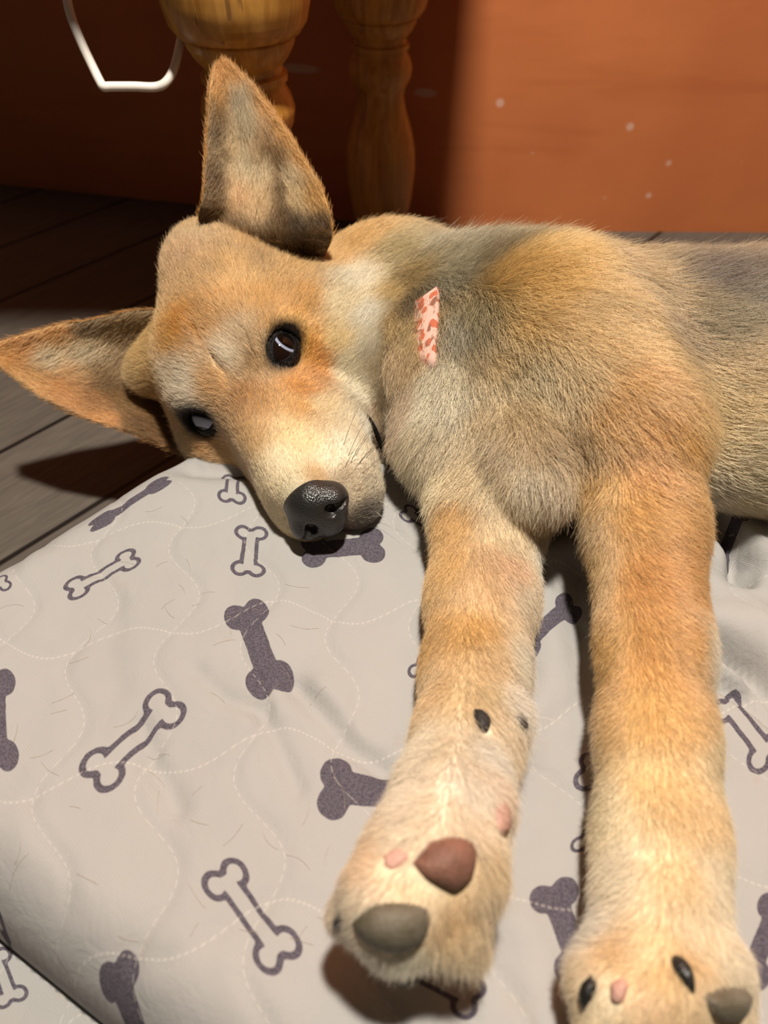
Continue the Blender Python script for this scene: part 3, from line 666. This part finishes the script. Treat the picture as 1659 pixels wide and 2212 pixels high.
def leather(name,a,b,rough=.6):
    n=NT(name); o=n.obj(); v=n.n('ShaderNodeTexVoronoi'); v.inputs['Scale'].default_value=700; n.put(v.inputs['Vector'],o)
    return n.base(n.mix(n.sstep(n.noise(o,70,3),.35,.7),hexl(a),hexl(b)),rough,.35,v.outputs['Distance'],.4,.0008)
pad_brown=leather('brown_pad','865e4e','6c4a3c'); pad_grey=leather('grey_pad','6c6456','57503f'); pad_pink=leather('pink_pad','c89c8c','b48474'); pad_black=leather('black_pad','2a2826','3a3633')
PADS=[('paw_pad',[(888,1865),(930,1815),(1000,1806),(1030,1835),(1022,1890),(985,1925),(955,1918),(910,1892)],.006,pad_brown,'pinkish brown main pad of the lower paw'),
('toe_pad',[(755,1995),(800,1955),(870,1948),(925,1962),(930,2005),(900,2045),(845,2058),(785,2035)],.0055,pad_grey,'grey toe pad of the lower paw'),
('toe_pad',[(828,1850),(860,1833),(884,1848),(880,1862),(850,1880),(830,1872)],.002,pad_pink,'small pink pad beside the main pad'),
('toe_pad',[(1062,1742),(1088,1730),(1100,1765),(1092,1802),(1070,1796)],.003,pad_pink,'pink pad on the side of the lower paw'),
('wrist_pad',[(1020,1535),(1040,1537),(1060,1560),(1052,1585),(1035,1580),(1024,1560)],.004,pad_black,'black wrist pad of the lower leg'),
('toe_pad',[(1515,2150),(1560,2130),(1612,2135),(1615,2165),(1590,2200),(1540,2198)],.006,pad_grey,'grey toe pad of the paw nearest the camera'),
('toe_pad',[(1318,2125),(1345,2110),(1358,2130),(1345,2168),(1322,2165)],.003,pad_pink,'pink skin between the toes')]
for nm,ol,h,mt,lb in PADS: pad_patch(nm,ol,h,mt,lb)
PADPOLY=[np.array(p[1],float) for p in PADS]
claw_m=leather('black_claw','1c1b1a','302e2b',.35)
def claw(px,py,dx,dy,ln,r,lift=.5,mat=claw_m,label='black claw',sink=.1):
    h=hit(dogb,px,py)
    if h[0] is None: return
    p=np.array(h[0]);N=np.array(h[1]);d=flatw(dx,dy); d=d-N*(d@N); d/=np.linalg.norm(d)
    pts=[p-N*r*sink+d*ln*t+N*(lift*ln*(t-t*t*1.1)) for t in np.linspace(-.25,1,9)]
    V,Fc=tube(pts,[r*(.7+.3*math.sin(min(t*3+.6,1.57))) *(1-.85*max(t,0)**1.6) for t in np.linspace(-.25,1,9)],12)
    o=mesh('claw',V,Fc,mat,dog); o['label']=label
claw(738,1988,-1,.55,.009,.0026,label='claw of the lower paw, at its left edge')
claw(1468,2085,.2,1,.009,.0036,label='black claw in the middle of the nearest paw')
claw(1275,2130,-.2,1,.009,.0032,label='black claw at the left of the nearest paw')
claw(1118,1555,.5,.6,.008,.0036,label='black dewclaw of the lower leg',lift=.7)
# mouth line
lip_pts=[]
for px,py in spline([(792,896,0),(806,920,0),(818,946,0),(827,972,0),(831,990,0)],5) and [tuple(q[:2]) for q in spline([(792,896,0),(806,920,0),(818,946,0),(827,972,0),(831,990,0)],5)]:
    h=hit(dogb,px,py)
    if h[0] is not None: lip_pts.append(np.array(h[0])+np.array(h[1])*.0001)
if len(lip_pts)>3:
    k=len(lip_pts); V,Fc=tube(lip_pts,[.0004+.0014*math.sin(math.pi*min(.15+i/k,1)) for i in range(k)],10)
    lp=mesh('lip',V,Fc,NT('lip_skin').base(hexl('0e0a08'),.8,.1),dog); lp['label']='dark corner of the mouth'
# ---- ears ----
def resample(L,n):
    P=np.array([q[:2] for q in spline([(*p,0) for p in L],8)]); s=np.r_[0,np.cumsum(np.hypot(*np.diff(P,axis=0).T))]; t=np.linspace(0,s[-1],n)
    return np.stack([np.interp(t,s,P[:,0]),np.interp(t,s,P[:,1])],1)
def make_ear(lbl,Lf,Rt,tb,tt,cup,rimt,base,thick=.0022,ns=56,nc=30):
    """Lf, Rt outlines from base to tip in the picture; tb, tt depth of base and tip; cup = hollow depth"""
    A=resample(Lf,ns);B=resample(Rt,ns); F=np.zeros((ns,nc,3))
    for i in range(ns):
        s=i/(ns-1); t0=tb+(tt-tb)*s
        for j in range(nc):
            w=j/(nc-1); q=A[i]*(1-w)+B[i]*w
            wd=np.hypot(*(B[i]-A[i]))/FPX*t0
            dep=cup(s,w)*wd+rimt(s,w); q=q+base(s,w)
            F[i,j]=at(q[0],q[1],t0+dep)
    N=np.cross(np.gradient(F,axis=1),np.gradient(F,axis=0)); N/=np.linalg.norm(N,axis=2,keepdims=True)+1e-9
    if (N[ns//2,nc//2]@(CAM-F[ns//2,nc//2]))<0: N=-N
    back=F-N*(thick*np.sin(np.pi*np.clip(np.linspace(0,1,nc),.03,.97))**.4)[None,:,None]*(1+.0*N)
    V=np.concatenate([F.reshape(-1,3),back.reshape(-1,3)]); n=ns*nc
    idx=np.arange(n).reshape(ns,nc); q=np.stack([idx[:-1,:-1],idx[:-1,1:],idx[1:,1:],idx[1:,:-1]],-1).reshape(-1,4)
    # orient front faces towards the opening
    a,b,c,d=(V[q[:,k]] for k in range(4)); 
    if (np.cross(c-a,d-b).mean(0)@N.reshape(-1,3).mean(0))<0: q=q[:,::-1]
    q2=q[:,::-1]+n; e={}
    for f in q:
        for a,b in zip(f,np.roll(f,-1)): e[(a,b)]=1
    side=np.array([(b,a,a+n,b+n) for (a,b) in e if (b,a) not in e])
    Fc=np.concatenate([q,q2,side]); o=mesh('ear',V,Fc,skin_m,dog); o['label']=lbl
    return o,V,Fc,len(q)
EARL_L=[(460,512),(430,480),(440,420),(448,300),(453,200),(462,150),(478,134)]
EARL_R=[(700,556),(716,515),(713,465),(695,410),(658,345),(605,262),(545,186),(500,140)]
cupL=lambda s,w: .34*math.sin(math.pi*w**.8)*(1-.75*s**2) if w>0 else 0
earA=make_ear('raised ear, upright with pale hair inside',EARL_L,EARL_R,.574,.566,lambda s,w:cupL(s,w)*(.35+.45*min(s/.4,1)),lambda s,w:-.012*(1-s)*min(s/.3,1)*max(0,1-w/.16)+.02*max(1-s/.2,0)*max(0,1-w/.3)+.028*max(0,1-s/.10),lambda s,w:np.array([0,30*math.sin(math.pi*w)*max(1-s/.3,0)]))
EARR_L=[(400,985),(340,955),(262,927),(180,900),(85,852),(30,812),(-6,785)]
EARR_R=[(340,668),(280,672),(200,690),(130,700),(80,714),(20,732),(-12,742)]
cupR=lambda s,w: .30*math.sin(math.pi*w)*(1-.6*s**2)
earB=make_ear('ear lying out flat to the left over the edge of the cushion',EARR_L,EARR_R,.622,.600,cupR,lambda s,w:0.0,lambda s,w:0.0)
EC_A=[(478,150,'cc9c68',.006,-.1,-1),(475,220,'b08858',.007,0,-1),(472,250,'6a5034',.006,0,-1),(470,300,'4a3826',.006,0,-1),(486,340,'5a4630',.006,0,-1),(466,400,'443220',.007,-.1,-1),(484,430,'4c3a28',.007,-.1,-1),(466,470,'44321f',.008,-.2,-1),(500,330,'d8c4a8',.007,.1,-1),(502,430,'c0a484',.008,.1,-1),(520,180,'d0a470',.006,-.3,-1),(520,240,'ece2d4',.018,.25,-1),(540,300,'e8dece',.022,.35,-1),(530,380,'dcd0bc',.022,.3,-1),(515,450,'a08468',.013,.1,-1),(580,320,'a89078',.013,.3,-1),(570,400,'d4c4ac',.022,.3,-1),(605,440,'4c3826',.014,.2,-1),(608,375,'5c4632',.016,.2,-1),(640,400,'e0d0b8',.018,-.4,-1),(650,450,'d8c09c',.018,-.4,-1),(685,440,'c89c60',.010,-.5,-1),(580,345,'6c563e',.014,.3,-1),(620,290,'b8905c',.007,-.6,-1),(660,360,'b8905c',.007,-.6,-1),(580,235,'b48c5c',.007,-.6,-1),(560,470,'ccb494',.022,.2,-1),(610,490,'4c3826',.020,0,-1),(560,530,'3c2c1e',.010,0,-1),(600,535,'44321f',.010,0,-1),(660,525,'2c2016',.010,0,-1),(500,525,'3c2c1e',.010,-.1,-1),(640,500,'2c2016',.012,-.2,-1),(690,500,'3a2a1c',.010,-.2,-1),(520,510,'54402c',.012,0,-1),(455,500,'4c3a28',.010,-.2,-1)]  # darkest points along the base are ear-base shadow painted into the hair
EC_B=[(20,755,'d0a068',.007,-1,.1),(60,740,'c0905c',.007,-1,.2),(120,715,'b08450',.008,-1,.2),(200,700,'5c4a34',.010,-1,.2),(255,700,'6c5638',.010,-1,.3),(120,765,'e4d6c0',.018,-1,.2),(200,755,'e0d2bc',.020,-1,.4),(170,800,'bc9c78',.013,-1,.2),(230,790,'6c563c',.014,-1,.3),(250,830,'64503a',.013,-1,.3),(150,840,'c89c70',.009,-1,0),(80,820,'d4ac7c',.008,-1,-.2),(220,870,'8c6848',.009,-1,-.1),(280,880,'6e5438',.010,-1,0),(300,920,'5e4630',.010,-1,0),(240,915,'b88c60',.008,-1,-.1)]
def ear_fur(E,L,dens,nm):
    o,V,Fc,nf=E; b=BVHTree.FromPolygons([tuple(v) for v in V],[tuple(map(int,f)) for f in Fc]); c=controls(b,L)
    c3,ln,dd=interp(V,c,.008,2.2); n=len(V)//2
    c3[n:]=hexl('a8804c')*(.8+.3*rng.random((n,1))); set_coat(o,c3*.8)
    P,f,N=sample_surface(V,Fc,dens,lambda cen,N:np.ones(len(cen)))
    Nn=N[f]; c3,ln,dd=interp(P,c,.008,2.2); bk=f>=nf
    c3[bk]=hexl('a8804c'); ln[bk]=np.minimum(ln[bk],.007)
    hd=np.array([hit_dist(p) for p in P[::1]]) if False else None
    c3=c3**1.25*1.75*np.array([1,.96,.88]); c3=c3*np.minimum(1,.85/c3.max(1,keepdims=True))
    h=grow('fur',o,P,Nn,c3,ln,dd,rad=.00012,lift=.5,clump=.55,jit=.22,cvar=.2); h['label']=nm
    return V,Fc
HD=1.0
ear_fur(earA,EC_A,2.4e6*HD,'hair in and on the raised ear'); ear_fur(earB,EC_B,2.0e6*HD,'hair in and on the flat ear')
# ---- body coat ----
def masks(P,N,C3,Ln):
    px,py,t=project(P); fac=((CAM-P)*N).sum(1)>0; keep=np.ones(len(P),bool)
    for poly in PADPOLY:
        ins=np.zeros(len(P),bool); x0,y0=poly.min(0);x1,y1=poly.max(0); cand=np.where((px>x0)&(px<x1)&(py>y0)&(py<y1)&fac)[0]
        x=px[cand];y=py[cand];c=np.zeros(len(cand),bool)
        for (ax,ay),(bx,by) in zip(poly,np.roll(poly,-1,0)): c^=((ay>y)!=(by>y))&(x<(bx-ax)*(y-ay)/(by-ay+1e-9)+ax)
        keep[cand[c]]=False
    for i,(c,g,l,u) in enumerate(eyes):
        d=P-c; x=d@l;y=d@u; s=(1,-1)[i]
        oa,ob=(.0134,.0088) if s>0 else (.0130,.0092)
        q=np.sqrt((x/(oa*HS))**2+(y/(ob*HS))**2); near=(d@g>-.02)&(np.linalg.norm(d,axis=1)<.05)
        keep&=~((q<.80)&near); k=np.clip((q-.98)/.55,0,1)[:,None]; k=np.where(near[:,None],k,1); C3[:]=C3*k**.8+hexl('1c140f')*(1-k**.8)
        Ln[near]=np.minimum(Ln[near],.003+.006*np.clip(q[near]-.9,0,1.5))
    cn=hl(-.003,-.090,-.037); d=(P-cn)@HM/HS; q=np.sqrt((d[:,0]/.0150)**2+(d[:,1]/.015)**2+(d[:,2]/.0150)**2)
    keep&=~(q<.95); Ln[:]=np.minimum(Ln,.0015+.006*np.clip(q-.9,0,5))
    return keep
bc,bl,bd=interp(DV,ctl); _k=masks(DV,vnormals(DV,DQ),bc,bl); set_coat(dog,bc*.95)
VN=vnormals(DV,DQ)
def region(nm,sel,dens,rad,lift,clump,label=None,lk=1.,**k):
    def w(cen,N):
        vd=CAM-cen; vd/=np.linalg.norm(vd,axis=1,keepdims=True); f=(vd*N).sum(1); px,py,t=project(cen)
        inside=(px>-150)&(px<1809)&(py>-100)&(py<2350)
        return sel(cen,px,py)*np.where(f>-.15,1.,np.where(f>-.5,.35,.12))*np.where(inside,1,.12)
    P,f,N=sample_surface(DV,DQ,dens,w)
    Nn=VN[DQ[f]].mean(1); Nn/=np.linalg.norm(Nn,axis=1,keepdims=True)
    C3,Ln,D=interp(P,ctl); Ln=Ln*lk; kp=masks(P,Nn,C3,Ln)
    o=grow(nm,dog,P[kp],Nn[kp],C3[kp],Ln[kp],D[kp],rad=rad,lift=lift,clump=clump,**k)
    if label:o['label']=label
    print(nm,kp.sum()); return o
def is_head(cen,px,py):
    d=(cen-HT)@HM/HS; return (d[:,1]<.10)&(np.abs(d[:,0])<.09)&(px<905)&(py<1200)
region('fur',lambda c,px,py:is_head(c,px,py)*1.0,4.0e6*HD,  .00010,.30,.45,'short hair of the face')
region('fur',lambda c,px,py:(~is_head(c,px,py)&(py<1080))*1.0,1.7e6*HD,.00013,.34,.5,'long hair of neck, back and chest')
region('fur',lambda c,px,py:(~is_head(c,px,py)&(py>=1080))*1.0,4.0e6*HD,.00009,.30,.32,'short hair of the front legs',lk=.8,jit=.17)
# whiskers and brow hairs
wh=leather('whisker','14110f','221c18',.4)
def whisker(px,py,dx,dy,ln,curve,r=.00016,lift=.5,name='whisker',mat=None,bvh=dogb):
    h=hit(bvh,px,py)
    if h[0] is None: return
    p=np.array(h[0]);N=np.array(h[1]);d=flatw(dx,dy);b=flatw(-dy,dx)
    pts=[p+d*ln*t+b*ln*curve*t*t+N*(lift*ln*t*(1-.5*t)) for t in np.linspace(0,1,9)]
    V,Fc=tube(pts,[r*(1-.85*i/8) for i in range(9)],6); return mesh(name,V,Fc,mat or wh,dog)
for a in [(742,962,.25,-1,.030,.15),(752,985,.30,-1,.034,.2),(757,1000,.35,-1,.032,.25),(768,985,.4,-1,.026,.25),(775,1002,.6,-1,.026,.3),(790,990,.6,-.9,.020,.25),(800,1005,.9,-.8,.018,.2),(782,1022,.7,-.8,.018,.25),(745,1010,.35,-1,.024,.2),(765,1015,.5,-1,.022,.2)]: whisker(*a)
for a in [(552,770,-.35,-1,.020,-.1),(556,775,-.55,-1,.018,-.1),(548,772,-.8,-.8,.018,-.15),(556,782,-.9,-.7,.016,-.15),(545,765,-.2,-1,.016,-.1)]: whisker(*a,r=.00013)
pale=leather('pale_whisker','e8dcc8','d8ccb8',.4)
for a in [(812,1105,.7,.7,.022,.2),(800,1130,.5,.9,.020,-.2),(815,1080,.9,.5,.02,.2),(770,1160,.2,1,.014,.3),(1135,1545,1,.2,.02,.2),(1150,1500,1,.3,.02,.2)]: whisker(*a,mat=pale,r=.00012)
# ---- collar ----
def bury(a):      # 0 where the fabric shows between cheek and shoulder, 1 where the ruff closes over it
    lo,hi=math.radians(112),math.radians(158); d=max(lo-a,a-hi,0); return min(d/.16,1)
def make_collar():
    cx_=at(892,740,.60)[0]; V=[];Fc=[]; n=160; ring=[]
    cen=np.array([cx_,.50,.165])
    for i in range(n):
        a=2*math.pi*i/n; row=[]
        for j,off in enumerate((-.011,-.010,.010,.011)):
            dirv=np.array([0,math.cos(a),math.sin(a)]); c=cen+np.array([off+.008*math.sin(a),0,0])
            o=c+dirv*.25; h=dogb.ray_cast(Vector(tuple(o)),Vector(tuple(-dirv)))
            p=np.array(h[0]) if h[0] is not None else c+dirv*.07
            row.append(np.linalg.norm(p-c))
        ring.append(row)
    R_=np.array(ring); 
    for _ in range(6): R_=(np.roll(R_,1,0)+R_*2+np.roll(R_,-1,0))/4
    for i in range(n):
        a=2*math.pi*i/n; dirv=np.array([0,math.cos(a),math.sin(a)])
        for off,dr,j in ((-.0078,0.0,1),(-.0084,.004,1),(-.0055,.0068,1),(.0055,.0068,2),(.0084,.004,2),(.0078,0.0,2)):
            c=cen+np.array([off+.008*math.sin(a),0,0]); V.append(c+dirv*(R_[i,j]+dr-.022*bury(a)))
    for i in range(n):
        for j in range(5):
            a=i*6+j;b=((i+1)%n)*6+j; Fc.append((a,a+1,b+1,b))
        a=i*6+5;b=((i+1)%n)*6+5;Fc.append((a,i*6,((i+1)%n)*6,b))
    return V,Fc
cn_=NT('collar_fabric'); o_=cn_.obj(); v_=cn_.n('ShaderNodeTexVoronoi'); v_.inputs['Scale'].default_value=120; cn_.put(v_.inputs['Vector'],o_)
cc=cn_.mix(cn_.sstep(v_.outputs['Distance'],.42,.34),hexl('d2aa9a'),hexl('b8654a')); cc=cn_.mix(cn_.sstep(cn_.noise(cn_.mapv(o_,loc=(.3,.2,.1)),70,2),.56,.62),cc,hexl('8a5a48'))
V,Fc=make_collar(); collar=mesh('collar',V,Fc,cn_.base(cc,.8,.2),dog); collar['label']='pale pink fabric collar with orange pattern'
